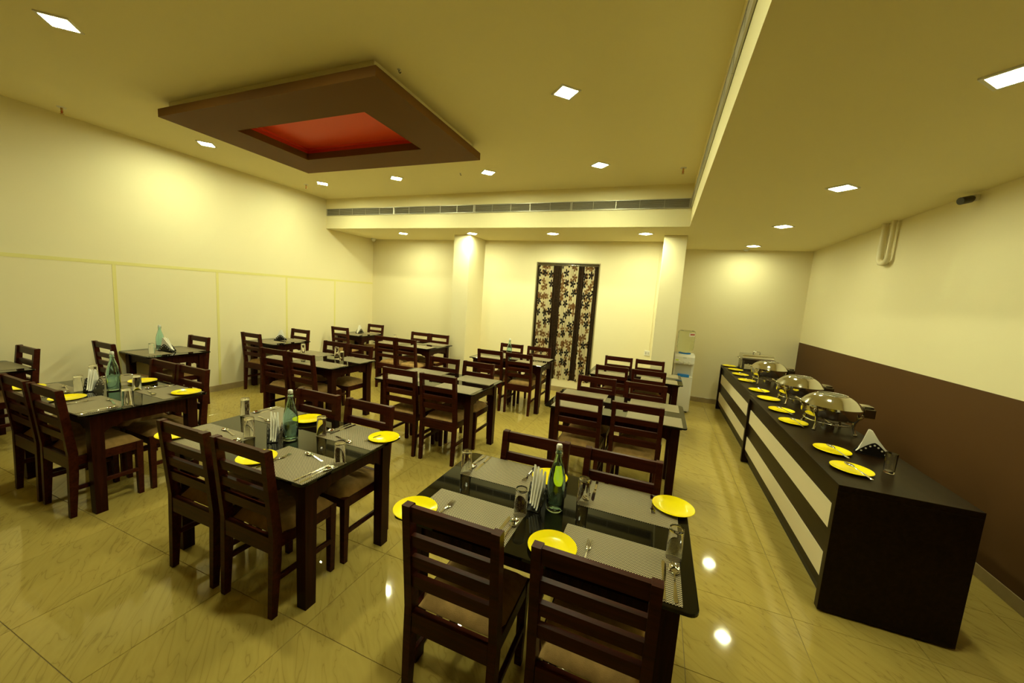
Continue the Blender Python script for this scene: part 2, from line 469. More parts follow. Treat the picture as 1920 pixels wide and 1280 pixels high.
struct(mk('baseboard_recess', lambda bm: box(bm, XS+0.02, XR-BT, YB2-BT, YB2, 0, BH, 0.002), M['base']), 'beige tile skirting behind the water dispenser', 'baseboard')
struct(mk('baseboard_right', lambda bm: box(bm, XR-BT, XR, YF, YB2, 0, BH, 0.002), M['base']), 'beige tile skirting below the brown dado', 'baseboard')

# window behind the curtain
w1 = struct(obj('window_1', None, None, ((WX0+WX1)/2, YB+0.12, WZ0)), 'brown framed window hidden behind the leaf print curtain', 'window')
hw, hh = (WX1-WX0)/2, WZ1-WZ0
def wf(bm):
    box(bm, -hw, -hw+0.05, -0.03, 0.03, 0, hh); box(bm, hw-0.05, hw, -0.03, 0.03, 0, hh)
    box(bm, -hw+0.05, hw-0.05, -0.03, 0.03, 0, 0.05); box(bm, -hw+0.05, hw-0.05, -0.03, 0.03, hh-0.05, hh)
    box(bm, -0.025, 0.025, -0.03, 0.03, 0.05, hh-0.05)
mk('window_frame', wf, M['winframe'], w1)
mk('pane', lambda bm: box(bm, -hw+0.05, -0.025, -0.004, 0.004, 0.05, hh-0.05), M['winpane'], w1)
mk('pane', lambda bm: box(bm, 0.025, hw-0.05, -0.004, 0.004, 0.05, hh-0.05), M['winpane'], w1)
mk('casing', lambda bm: (box(bm, -hw-0.012, -hw+0.004, -0.128, -0.03, 0, hh+0.012), box(bm, hw-0.004, hw+0.012, -0.128, -0.03, 0, hh+0.012), box(bm, -hw+0.004, hw-0.004, -0.128, -0.03, hh-0.004, hh+0.012)), M['winframe'], w1)

# ------------------------------------------------------------------ lamps
def lamp(x, y, z, label, n, led):
    t = thing('ceiling_downlight', label, 'downlight', (x, y, z), R(45), 'square recessed LED downlights')
    if n[0] is None:
        def fr(bm):
            a, c = 0.083, 0.067
            for (p, q, r_, s) in ((-a, a, -a, -c), (-a, a, c, a), (-a, -c, -c, c), (c, a, -c, c)):
                box(bm, p, q, r_, s, -0.008, 0.0)
        bm = bmesh.new(); fr(bm); f = mesh('frame', bm, M['white'])
        bm = bmesh.new(); box(bm, -0.067, 0.067, -0.067, 0.067, -0.004, 0.0); d = mesh('diffuser', bm, led)
        n[0] = (f, d)
    obj('frame', n[0][0], t); obj('diffuser', n[0][1], t)
    return t
LN, LB = [None], [None]
for (x, y, l) in [(-3.85, 1.36, 'over the yellow-plate table nearest the panelled wall'), (-2.30, 1.36, 'over the middle yellow-plate table'), (-0.83, 1.36, 'over the yellow-plate table nearest the buffet'),
                  (-5.31, 3.04, 'between the brown ceiling panel and panelled wall'), (-0.85, 2.99, 'between the brown ceiling panel and the side soffit'),
                  (-5.21, 4.63, 'before the back soffit, first from the panelled wall'), (-3.75, 4.61, 'before the back soffit, second from the panelled wall'),
                  (-2.28, 4.61, 'before the back soffit, third from the panelled wall'), (-0.83, 4.60, 'before the back soffit, nearest the side soffit')]:
    lamp(x, y, ZC, 'square LED downlight ' + l, LN, M['led'])
for (x, l) in [(-4.67, 'first from the panelled wall'), (-3.20, 'beside the free column'), (-1.74, 'in front of the curtain'), (-0.32, 'beside the dispenser column')]:
    lamp(x, 5.98, ZS, 'square LED downlight under the back soffit, ' + l, LN, M['led'])
for (y, l) in [(2.30, 'over its black end panel'), (3.90, 'over the round chafer by the napkins'), (5.48, 'over the third round chafer'), (7.07, 'over the rectangular chafer')]:
    lamp(1.265, y, ZS, 'square LED downlight along the buffet, ' + l, LB, M['led_low'])

# ------------------------------------------------------------------ hanging ceiling panel
hp = thing('ceiling_panel', 'brown hanging ceiling panel with a rectangular red recess', 'ceiling panel', (-3.265, 3.005, ZC))
def ring(bm, o, i, z0, z1):
    (a, c, d, e), (p, q, r_, s) = o, i
    box(bm, a, c, d, r_, z0, z1); box(bm, a, c, s, e, z0, z1); box(bm, a, p, r_, s, z0, z1); box(bm, q, c, r_, s, z0, z1)
O = (-1.275, 1.275, -0.805, 0.805); I = (-0.80, 0.80, -0.40, 0.40)
mk('brown_frame', lambda bm: ring(bm, O, I, -0.144, -0.073), M['panelbrown'], hp)
mk('cream_lip', lambda bm: ring(bm, (-1.21, 1.21, -0.75, 0.75), (-0.85, 0.85, -0.45, 0.45), -0.073, 0.0), M['ceil'], hp)['label'] = 'cream upper lip'
mk('red_cove', lambda bm: (ring(bm, (-0.85, 0.85, -0.45, 0.45), (-0.828, 0.828, -0.428, 0.428), -0.073, -0.030), ring(bm, (-0.85, 0.85, -0.45, 0.45), (-0.805, 0.805, -0.405, 0.405), -0.030, -0.012), box(bm, -0.85, 0.85, -0.45, 0.45, -0.012, -0.001)), M['red'], hp)['label'] = 'red painted recess'

# ------------------------------------------------------------------ air grilles
def grille(length, label, loc, rz, group):
    t = thing('air_grille', label, 'air grille', loc, rz, group)
    h = 0.125; a = length/2
    mk('back_plate', lambda bm: box(bm, -a, a, -0.004, 0.0, 0, h), M['grilledark'], t)
    mk('frame', lambda bm: (box(bm, -a, a, -0.016, -0.004, 0, 0.010), box(bm, -a, a, -0.016, -0.004, h-0.010, h), box(bm, -a, -a+0.014, -0.016, -0.004, 0.010, h-0.010), box(bm, a-0.014, a, -0.016, -0.004, 0.010, h-0.010)), M['grille'], t)
    bm = bmesh.new(); prism(bm, [(-0.014, 0.0), (-0.012, -0.002), (-0.004, 0.003), (-0.004, 0.006)], 'X', -a+0.014, a-0.014)
    sm = mesh('slat', bm, M['grille'])
    for k in range(8):
        obj('slat', sm, t, (0, 0, 0.018 + k*0.0118))
    n = max(2, round(length/0.32))
    bm = bmesh.new(); box(bm, -0.004, 0.004, -0.0155, -0.004, 0.010, h-0.010); mm = mesh('mullion', bm, M['grille'])
    for k in range(1, n):
        obj('mullion', mm, t, (-a + length*k/n, 0, 0))
    return t
nseg = 4; seg = (XS - XL - 0.04)/nseg
for k, l in enumerate(['meeting the panelled wall', 'second from the panelled wall', 'second from the side soffit', 'meeting the side soffit']):
    grille(seg-0.006, 'long slatted air grille on the back soffit, ' + l, (XL+0.02+seg*(k+0.5), YS, 2.985), 0, 'slatted air grilles')
for k in range(5):
    grille(1.50, 'long slatted air grille on the side soffit, ' + ['meeting the back soffit', 'second from the back soffit', 'third from the back soffit', 'fourth from the back soffit', 'fifth from the back soffit'][k], (XS, YS-0.77-1.506*k, 2.985), R(-90), 'slatted air grilles')

# ------------------------------------------------------------------ dining chair
def make_chair():
    t = thing('dining_chair', 'dark wooden dining chair', 'chair')
    hwid = 0.203; pw = 0.034
    for s in (-1, 1):
        def post(bm, s=s):
            xo, xi = s*hwid, s*(hwid-pw)
            x0, x1 = min(xo, xi), max(xo, xi)
            f0, f1 = (x0+0.004, x1) if s < 0 else (x0, x1-0.004)
            stack_post(bm, [(f0, f1, -0.192, -0.160, 0), (x0, x1, -0.185, -0.138, 0.30), (x0, x1, -0.182, -0.134, 0.45), (x0, x1, -0.220, -0.180, 0.895), (x0, x1, -0.221, -0.184, 0.900)])
        mk('leg', post, M['chairwood'], t)
        def fleg(bm, s=s):
            xo, xi = s*0.198, s*(0.198-0.040)
            x0, x1 = min(xo, xi), max(xo, xi)
            f0, f1 = (x0+0.006, x1-0.002) if s < 0 else (x0+0.002, x1-0.006)
            stack_post(bm, [(f0, f1, 0.178, 0.207, 0), (x0, x1, 0.172, 0.212, 0.40), (x0, x1, 0.172, 0.212, 0.425)])
        mk('leg', fleg, M['chairwood'], t)
        mk('stretcher', lambda bm, s=s: box(bm, min(s*0.176, s*0.196), max(s*0.176, s*0.196), -0.165, 0.178, 0.185, 0.215, 0.003), M['chairwood'], t)
        mk('side_rail', lambda bm, s=s: box(bm, min(s*0.172, s*0.194), max(s*0.172, s*0.194), -0.140, 0.176, 0.362, 0.424, 0.002), M['chairwood'], t)
    mk('front_rail', lambda bm: box(bm, -0.160, 0.160, 0.182, 0.206, 0.362, 0.424, 0.002), M['chairwood'], t)
    mk('rear_rail', lambda bm: box(bm, -0.170, 0.170, -0.180, -0.150, 0.345, 0.435, 0.003), M['chairwood'], t)
    def yb(z):
        return -0.182 - 0.038*(z-0.45)/0.445
    def slat(z0, z1):
        def f(bm):
            w = hwid-pw+0.002
            a0, a1 = yb(z0), yb(z1)
            pts = []
            for (z, a) in ((z0, a0), (z1, a1)):
                pts.append((a+0.008, z)); pts.append((a+0.030, z))
            prism(bm, [pts[0], pts[1], pts[3], pts[2]], 'X', -w, w)
        return f
    mk('top_rail', slat(0.835, 0.897), M['chairwood'], t)
    for z0, z1 in ((0.728, 0.776), (0.636, 0.686), (0.545, 0.598)):
        mk('slat', slat(z0, z1), M['chairwood'], t)
    def cush(bm):
        n = 9
        grid = {}
        for i in range(n+1):
            for j in range(n+1):
                u, v = -1+2*i/n, -1+2*j/n
                x = u*0.188; y = 0.035+v*0.172
                e = max(abs(u), abs(v))
                zz = 0.424+0.050*math.sqrt(max(0.0, 1-(e**7)))*(0.93+0.07*(1-u*u)*(1-v*v))
                # pinch the rear corners between the back legs
                if v < -0.75 and abs(u) > 0.85: x *= 0.90
                grid[i, j] = bm.verts.new((x, y, zz))
        for i in range(n):
            for j in range(n):
                bm.faces.new((grid[i, j], grid[i+1, j], grid[i+1, j+1], grid[i, j+1]))
        rim = [grid[i, 0] for i in range(n+1)] + [grid[n, j] for j in range(1, n+1)] + [grid[i, n] for i in range(n-1, -1, -1)] + [grid[0, j] for j in range(n-1, 0, -1)]
        low = [bm.verts.new((v.co.x, v.co.y, 0.4225)) for v in rim]
        k = len(rim)
        for i in range(k):
            bm.faces.new((rim[(i+1) % k], rim[i], low[i], low[(i+1) % k]))
        bm.faces.new(low)
    mk('seat', cush, M['seat'], t, 50)['label'] = 'tan suede seat pad'
    return t

# ------------------------------------------------------------------ dining table
TZ = 0.735
def make_table(L, D, label):
    t = thing('dining_table', label, 'table')
    def top(bm):
        p = disc_rounded(L, D, 0.035, 5); q = disc_rounded(L-0.004, D-0.004, 0.034, 5)
        a = [bm.verts.new((x, y, TZ-0.012)) for x, y in p]; c = [bm.verts.new((x, y, TZ-0.002)) for x, y in p]; d = [bm.verts.new((x, y, TZ)) for x, y in q]
        n = len(p)
        bm.faces.new(a[::-1]); bm.faces.new(d)
        for i in range(n):
            j = (i+1) % n
            bm.faces.new((a[i], a[j], c[j], c[i])); bm.faces.new((c[i], c[j], d[j], d[i]))
    mk('glass_top', top, M['tabletop'], t)['label'] = 'black glass top'
    lx, ly, lw = (L/2-0.050 if L > 1 else L/2-0.030), D/2-0.060, 0.068
    mk('top_board', lambda bm: box(bm, -lx-0.012, lx+0.012, -ly-0.012, ly+0.012, TZ-0.032, TZ-0.012, 0.003), M['tablewood'], t)
    for sx in (-1, 1):
        for sy in (-1, 1):
            def leg(bm, sx=sx, sy=sy):
                def sec(w, z):
                    xo, xi = sx*(lx-(lw-w)*0.25), sx*(lx-(lw-w)*0.25-w)
                    yo, yi = sy*(ly-(lw-w)*0.25), sy*(ly-(lw-w)*0.25-w)
                    return (min(xo, xi), max(xo, xi), min(yo, yi), max(yo, yi), z)
                stack_post(bm, [sec(0.062, 0), sec(0.068, 0.50), sec(0.068, TZ-0.032)])
            mk('leg', leg, M['tablewood'], t)
    def apron_pts(h):
        z1 = TZ-0.032; z0 = TZ-0.112; n = 6
        left = [(-h, z1), (-h, z0-0.05)]
        for i in range(n+1):      # scalloped bracket beside each leg
            a = i/n
            left.append((-h+0.012+0.05*a, z0-0.05+0.030*a+0.008*math.sin(PI*a)))
        left += [(-h+0.070, z0-0.026)]
        for i in range(1, n+1):
            a = i/n
            left.append((-h+0.070+0.055*a, z0-0.026+0.026*math.sin(PI/2*a)))
        right = [(-x, z) for x, z in left[::-1]]
        return left + right
    for s in (-1, 1):
        mk('apron', lambda bm, s=s: prism(bm, apron_pts(lx-lw+0.004), 'Y', min(s*(ly-0.014), s*(ly-0.036)), max(s*(ly-0.014), s*(ly-0.036))), M['tablewood'], t)
        mk('apron', lambda bm, s=s: prism(bm, apron_pts(ly-lw+0.004), 'X', min(s*(lx-0.014), s*(lx-0.036)), max(s*(lx-0.014), s*(lx-0.036))), M['tablewood'], t)
    return t

L4, D4, L2, D2 = 1.21, 0.755, 0.68, 0.64
# key: centre, phrase, mats offset, near chair y, far chair y, near xs, far xs
TABLES = {
 'A1': ((-0.385, 1.620), 'the yellow-plate table nearest the buffet', 1.11, 2.03, (-0.625, -0.105), (-0.600, -0.095)),
 'A2': ((-2.115, 1.610), 'the middle yellow-plate table', 1.165, 2.05, (-2.325, -1.860), (-2.330, -1.840)),
 'A3': ((-4.070, 1.565), 'the yellow-plate table nearest the panelled wall', 1.15, 2.02, (-4.240, -3.785), (-4.215, -3.720)),
 'B1': ((-0.300, 3.630), 'the middle-row table nearest the buffet', 3.145, 4.070, (-0.570, -0.090), (-0.560, -0.055)),
 'B2': ((-2.195, 3.530), 'the central middle-row table', 3.07, 3.97, (-2.400, -1.945), (-2.410, -1.940)),
 'B3': ((-4.055, 3.570), 'the middle-row table nearest the panelled wall', 3.06, 4.02, (-4.230, -3.745), (-4.250, -3.790)),
 'C1': ((-0.240, 5.440), 'the back-row table nearest the buffet', 4.895, 5.865, (-0.500, -0.050), (-0.510, -0.060)),
 'C2': ((-2.080, 5.480), 'the back-row table beside the curtain', 4.975, 5.930, (-2.265, -1.810), (-2.290, -1.790)),
 'C3': ((-4.100, 5.630), 'the back-row four-seat table behind the central column', 5.03, 6.01, (-4.240, -3.818), (-4.250, -3.822)),
 'D1': ((-5.725, 1.270), 'the two-seat wall table farthest from the corner', 0.72, 1.66, (-5.745,), (-5.750,)),
 'D2': ((-5.725, 2.750), 'the two-seat wall table holding a bottle', 2.17, 3.10, (-5.715,), (-5.715,)),
 'D3': ((-5.725, 4.260), 'the two-seat wall table without bottle or column beside it', 3.775, 4.68, (-5.670,), (-5.750,)),
 'D4': ((-5.725, 6.010), 'the two-seat table in the far corner', 5.48, 6.53, (-5.710,), (-5.745,)),
}
TABLES['C3'] = (TABLES['C3'][0], 'the back-row four-seat table beside the free column') + TABLES['C3'][2:]
TABLES['D3'] = (TABLES['D3'][0], 'the wall table next before the corner one') + TABLES['D3'][2:]
TLAB = {
 'A1': 'dark four-seat table with black glass top and yellow plates nearest the buffet',
 'A2': 'dark four-seat table with yellow plates, middle one of its row',
 'A3': 'dark four-seat table with yellow plates nearest the panelled wall',
 'B1': 'dark four-seat table without plates, middle row, nearest the buffet',
 'B2': 'dark four-seat table without plates, centre of the middle row',
 'B3': 'dark four-seat table with three tumblers, middle row, nearest the panelled wall',
 'C1': 'dark four-seat table in front of the water dispenser, back row',
 'C2': 'dark four-seat table with a bottle beside the leaf print curtain',
 'C3': 'dark four-seat table beside the free column, back row',
 'D1': 'small dark two-seat wall table farthest from the corner',
 'D2': 'small dark two-seat wall table holding an aqua bottle',
 'D3': 'small dark two-seat wall table next before the corner one',
 'D4': 'small dark two-seat table in the far corner',
}
t4 = make_table(L4, D4, ''); u4 = [False]
t2 = make_table(L2, D2, ''); u2 = [False]
ch = make_chair(); uc = [False]
PH = {k: v[1] for k, v in TABLES.items()}
for k, (c, ph, yn, yf, xn, xf) in TABLES.items():
    if k[0] == 'D': dup(t2, u2, (c[0], c[1], 0), 0, TLAB[k], 'two-seat tables along the panelled wall')
    else: dup(t4, u4, (c[0], c[1], 0), 0, TLAB[k], 'four-seat dining tables')
    for side, y, xs, rz in (('far from the curtained wall', yn, xn, 0.0), ('toward the curtained wall', yf, xf, PI)):
        for i, x in enumerate(xs):
            jit = random.uniform(-0.012, 0.012)
            hd, hl = (D2/2, 0.031) if k[0] == 'D' else (D4/2, 0.278)
            y2 = min(y-0.012, c[1]-hd-0.065) if rz == 0 else max(y+0.012, c[1]+hd+0.065)
            yy = y2 + 0.221 if rz == 0 else y2 - 0.221
            x = max(min(x, c[0]+hl), c[0]-hl)
            short = 'away side' if rz == 0 else 'curtain-wall side'
            if len(xs) == 2:
                lab = 'slat-back chair, %s, %s, at %s' % (short, 'panelled-wall end' if i == 0 else 'buffet end', ph)
            else:
                lab = 'slat-back chair on the %s of %s' % (short, ph)
            dup(ch, uc, (x, yy, 0), rz+jit, lab, 'dark slat-back dining chairs')

# ------------------------------------------------------------------ tableware prototypes
def make_mat():
    def f(bm):
        p = disc_rounded(0.45, 0.28, 0.004, 2)
        prism(bm, p, 'Z', 0.0, 0.0016)
    return mk('placemat', f, M['mat'])
MATP = tag(make_mat(), 'woven placemat', 'placemat'); um = [False]

def make_plate():
    r = 0.097
    prof = [(0, 0.0), (r*0.60, 0.0), (r*0.66, 0.002), (r*0.97, 0.013), (r, 0.0145), (r*0.985, 0.0165), (r*0.68, 0.0065), (r*0.6, 0.004), (0, 0.0035)]
    return mk('plate', lambda bm: lathe(bm, prof, 40), M['plate'], None, 60)
PLP = tag(make_plate(), 'yellow plate', 'plate'); up_ = [False]

def make_glass():
    ro, ri = 0.030, 0.0277
    prof = [(0, 0.0), (0.025, 0.0), (0.0265, 0.002), (ro, 0.124), (0.0295, 0.125), (0.0282, 0.124), (0.0243, 0.016), (0.022, 0.013), (0, 0.0125)]
    return mk('tumbler', lambda bm: lathe(bm, prof, 28), M['glass'], None, 50)
GLP = tag(make_glass(), 'glass tumbler', 'glass'); ug = [False]

def loft(bm, st, th=0.0016):
    """flat handle: stations (y, z, half width)"""
    rings = []
    for (y, z, w) in st:
        rings.append([bm.verts.new((-w, y, z)), bm.verts.new((w, y, z)), bm.verts.new((w*0.8, y, z+th)), bm.verts.new((-w*0.8, y, z+th))])
    bm.faces.new(rings[0][::-1]); bm.faces.new(rings[-1])
    for a, c in zip(rings, rings[1:]):
        for i in range(4):
            bm.faces.new((a[i], a[(i+1) % 4], c[(i+1) % 4], c[i]))

def make_fork():
    t = thing('fork', 'fork', 'fork')
    mk('handle', lambda bm: loft(bm, [(-0.095, 0.001, 0.004), (-0.088, 0.001, 0.0085), (-0.06, 0.002, 0.0075), (0.0, 0.006, 0.0035), (0.03, 0.006, 0.003), (0.040, 0.004, 0.009), (0.052, 0.002, 0.0115), (0.056, 0.002, 0.0115)]), M['steel'], t, 40)
    def tines(bm):
        for k in range(4):
            x = -0.0092+k*0.00613
            pts = [(-0.0018, 0.055), (0.0018, 0.055), (0.0012, 0.097), (-0.0012, 0.097)]
            lo = [bm.verts.new((x+a, y, 0.002+((y-0.055)*0.10))) for a, y in pts]
            hi = [bm.verts.new((x+a, y, 0.0036+((y-0.055)*0.10))) for a, y in pts]
            bm.faces.new(lo[::-1]); bm.faces.new(hi)
            for i in range(4):
                bm.faces.new((lo[i], lo[(i+1) % 4], hi[(i+1) % 4], hi[i]))
    mk('tines', tines, M['steel'], t)
    return t

def make_spoon():
    t = thing('spoon', 'spoon', 'spoon')
    mk('handle', lambda bm: loft(bm, [(-0.098, 0.001, 0.004), (-0.090, 0.001, 0.0085), (-0.06, 0.002, 0.0075), (0.0, 0.007, 0.0035), (0.035, 0.008, 0.0032), (0.044, 0.0075, 0.006)]), M['steel'], t, 40)
    prof = [(0, 0.0), (0.45, 0.0008), (0.8, 0.004), (1.0, 0.0085), (0.96, 0.0092), (0.74, 0.0048), (0.4, 0.0018), (0, 0.0012)]
    mk('bowl', lambda bm: lathe(bm, prof, 20, (0, 0.070, 0), 0.0205, 0.032), M['steel'], t, 60)
    return t

def make_knife():
    t = thing('knife', 'knife', 'knife')
    mk('handle', lambda bm: loft(bm, [(-0.105, 0.0005, 0.005), (-0.10, 0.0005, 0.0075), (-0.03, 0.0005, 0.006), (-0.01, 0.0005, 0.006)], 0.004), M['steel'], t, 40)
    def bl(bm):
        prism(bm, [(-0.005, -0.01), (0.006, -0.01), (0.0095, 0.03), (0.0095, 0.085), (0.004, 0.103), (-0.004, 0.105), (-0.006, 0.09)], 'Z', 0.0005, 0.0018)
    mk('blade', bl, M['steel'], t)
    return t
FKP, SPP, KNP = make_fork(), make_spoon(), make_knife()
uf, us, uk = [False], [False], [False]

ENDS = {(-1, -1): 'away side, panelled-wall end, of ', (1, -1): 'away side, buffet end, of ', (-1, 1): 'curtain-wall side, panelled-wall end, of ', (1, 1): 'curtain-wall side, buffet end, of '}
MZ = TZ + 0.0016
def place(key, sx, sy, mc, plate, full):
    """one place setting; mc = mat centre, plate = plate centre or None"""
    ph = PH[key]; e = ENDS[sx, sy]
    rz = 0 if sy < 0 else PI
    ca, sa = math.cos(rz), math.sin(rz)
    def at(dx, dy): return (mc[0]+ca*dx-sa*dy, mc[1]+sa*dx+ca*dy)
    dup(MATP, um, (mc[0], mc[1], TZ+0.0002), rz, 'woven mat, ' + e + ph, 'woven placemats on the tables')
    if plate is None: return
    dup(PLP, up_, (plate[0], plate[1], MZ+0.0004), 0, 'yellow plate, ' + e + ph, 'yellow plates on the tables')
    p = at(0.203, 0.112)
    g = dup(GLP, ug, (p[0], p[1], MZ+0.1256), 0, 'upturned tumbler, ' + e + ph, 'upturned glass tumblers')
    g.rotation_euler = (PI, 0, 0)
    a = rz + random.uniform(-0.06, 0.06)
    p = at(-0.112, -0.035); dup(FKP, uf, (p[0], p[1], MZ+0.0004), a, 'steel fork, ' + e + ph, 'forks beside the plates')
    p = at(0.203, -0.035); dup(SPP, us, (p[0], p[1], MZ+0.0004), a, 'steel tablespoon, ' + e + ph, 'tablespoons on the mats')
    p = at(0.166, -0.030); dup(KNP, uk, (p[0], p[1], MZ+0.0004), a, 'steel table knife, ' + e + ph, 'knives on the mats')
    if full:
        p = at(0.03, 0.10); dup(SPP, us, (p[0], p[1], MZ+0.0004), rz+R(78), 'dessert spoon, ' + e + ph, 'dessert spoons laid across the mats').scale = (0.85, 0.85, 0.85)

place('A1', -1, -1, (-0.693, 1.392), (-0.915, 1.312), False)
place('A1', 1, -1, (-0.055, 1.400), (-0.297, 1.346), False)
place('A1', -1, 1, (-0.690, 1.850), (-0.463, 1.895), False)
place('A1', 1, 1, (-0.050, 1.852), (0.157, 1.900), False)
place('A2', -1, -1, (-2.480, 1.380), (-2.648, 1.300), True)
place('A2', 1, -1, (-1.745, 1.380), (-1.954, 1.318), True)
place('A2', -1, 1, (-2.480, 1.845), (-2.245, 1.885), True)
place('A2', 1, 1, (-1.745, 1.845), (-1.576, 1.885), True)
place('A3', -1, -1, (-4.410, 1.335), (-4.565, 1.290), True)
place('A3', 1, -1, (-3.730, 1.335), (-4.005, 1.315), True)
place('A3', -1, 1, (-4.410, 1.795), (-4.205, 1.840), True)
place('A3', 1, 1, (-3.730, 1.795), (-3.563, 1.835), True)
for k in ('B1', 'B2', 'B3', 'C1', 'C2', 'C3'):
    c = TABLES[k][0]
    for sx in (-1, 1):
        for sy in (-1, 1):
            place(k, sx, sy, (c[0]+sx*(0.335+random.uniform(-0.02, 0.02)), c[1]+sy*0.228), None, False)
for k in ('D1', 'D2', 'D3', 'D4'):
    c = TABLES[k][0]
    for sy in (-1, 1):
        dup(MATP, um, (c[0], c[1]+sy*0.18, TZ+0.0002), 0, 'woven mat on the %s of %s' % ('away side' if sy < 0 else 'curtain-wall side', PH[k]), 'woven placemats on the tables')
# extra tumblers
for (x, y, k, n) in [(-4.56, 3.745, 'B3', 'curtain-wall side, panelled-wall end'), (-4.05, 3.845, 'B3', 'curtain-wall side, buffet end'), (-3.755, 3.645, 'B3', 'buffet edge'), (-4.50, 5.61, 'C3', 'panelled-wall end')]:
    g = dup(GLP, ug, (x, y, MZ+0.1256), 0, 'upturned tumbler, %s, of %s' % (n, PH[k]), 'upturned glass tumblers'); g.rotation_euler = (PI, 0, 0)

# ------------------------------------------------------------------ swing-top bottles
def make_bottle(fill):
    t = thing('water_bottle', '', 'bottle')
    outer = [(0, 0.002), (0.030, 0.0), (0.0405, 0.004), (0.042, 0.012), (0.0415, 0.135), (0.0395, 0.160), (0.033, 0.193), (0.0235, 0.226), (0.0165, 0.253), (0.0140, 0.272), (0.0138, 0.280), (0.0155, 0.283), (0.0155, 0.290), (0.0135, 0.294)]
    inner = [(0.0105, 0.294), (0.0105, 0.272), (0.0130, 0.252), (0.0202, 0.225), (0.0298, 0.192), (0.0362, 0.159), (0.0385, 0.135), (0.039, 0.018), (0.034, 0.011), (0, 0.013)]
    mk('glass_body', lambda bm: lathe(bm, outer+inner, 32), M['aqua'], t, 60)['label'] = 'aqua tinted glass'
    def radius(z):
        pr = [(0.034, 0.011), (0.039, 0.018), (0.0385, 0.135), (0.0362, 0.159), (0.0298, 0.192), (0.0202, 0.225), (0.0130, 0.252), (0.0105, 0.272)]
        for (r0, z0), (r1, z1) in zip(pr, pr[1:]):
            if z <= z1: return r0+(r1-r0)*max(0, (z-z0))/(z1-z0)
        return 0.0105
    if fill > 0:
        zs = [0.0125, 0.018] + [z for z in (0.135, 0.159, 0.192, 0.225) if z < fill-0.004] + [fill]
        prof = [(0, 0.0132)] + [(radius(z)-0.0003, z) for z in zs] + [(0, fill)]
        mk('water', lambda bm: lathe(bm, prof, 32), M['water'], t, 60)
    mk('stopper', lambda bm: lathe(bm, [(0, 0.294), (0.0125, 0.294), (0.0135, 0.297), (0.0135, 0.312), (0.011, 0.317), (0, 0.318)], 20), M['cap'], t, 50)['label'] = 'white swing-top stopper'
    def wire(bm):
        for s in (-1, 1):
            tube(bm, [(0.0, s*0.0142, 0.306), (0.0, s*0.021, 0.302), (0.003, s*0.023, 0.288), (0.006, s*0.0215, 0.272), (0.004, s*0.017, 0.262), (0.0, s*0.0150, 0.268)], 0.0012, 6)
        tube(bm, [(0.0165*math.cos(2*PI*k/16), 0.0165*math.sin(2*PI*k/16), 0.276) for k in range(16)], 0.0011, 6, True)
    mk('wire_bail', wire, M['wire'], t, 60)
    return t
for (x, y, fill, rz, l) in [(-0.362, 1.620, 0.222, 0.9, 'full aqua swing-top bottle on the yellow-plate table nearest the buffet'),
                            (-2.047, 1.592, 0.105, 0.6, 'half-full aqua swing-top bottle on the middle yellow-plate table'),
                            (-4.080, 1.600, 0.118, 1.3, 'aqua swing-top bottle on the yellow-plate table nearest the panelled wall'),
                            (-5.880, 2.765, 0.0, 0.4, 'empty aqua swing-top bottle on the two-seat wall table'),
                            (-2.120, 5.37, 0.0, 0.4, 'empty aqua swing-top bottle on the table beside the curtain')]:
    bt = make_bottle(fill); bt.location = (x, y, TZ+0.0004); bt.rotation_euler = (0, 0, rz)
    tag(bt, l, 'bottle', 'aqua swing-top bottles')

# ------------------------------------------------------------------ napkin holders with napkins
def dome_pts():
    pts = [(-0.066, 0.004)]
    for i in range(13):
        a = i/12
        x = -0.064+0.128*a
        pts.append((x, 0.008+0.062*(1-abs(2*a-1)**1.35)))
    pts.append((0.066, 0.004))
    return pts
def make_holder():
    t = thing('napkin_holder', '', 'napkin holder')
    mk('base', lambda bm: box(bm, -0.066, 0.066, -0.022, 0.022, 0.0, 0.004, 0.001), M['holder'], t)
    bm = bmesh.new(); prism(bm, dome_pts(), 'Y', -0.001, 0.001); pm = mesh('side_plate', bm, M['holder'])
    bm = bmesh.new()
    lathe(bm, [(0, -0.0016), (0.0042, -0.0016), (0.0042, 0.0016), (0, 0.0016)], 12)
    bmesh.ops.rotate(bm, verts=bm.verts[:], cent=(0, 0, 0), matrix=Matrix.Rotation(R(90), 3, 'X'))
    dm = mesh('dot', bm, M['dot'])
    for s in (-1, 1):
        p = obj('side_plate', pm, t, (0, s*0.0205, 0.0))
        p.rotation_euler = (R(-6)*s, 0, 0)
        for i in range(7):
            a = (i+1.3)/8.6
            x = -0.064+0.128*a
            z = 0.008+0.062*(1-abs(2*a-1)**1.35)-0.0135
            obj('dot', dm, p, (x, 0, z))
    return t
def make_napkin():
    def f(bm):
        prism(bm, [(-0.062, 0.0), (0.062, 0.0), (0.052, 0.012), (0.004, 0.105), (-0.006, 0.112), (-0.054, 0.010)], 'Y', -0.0032, 0.0032)
    return mk('napkin', f, M['napkin'])
HLP = make_holder(); NKP = tag(make_napkin(), '', 'napkin'); uh, un = [False], [False]
CZ = 0.781
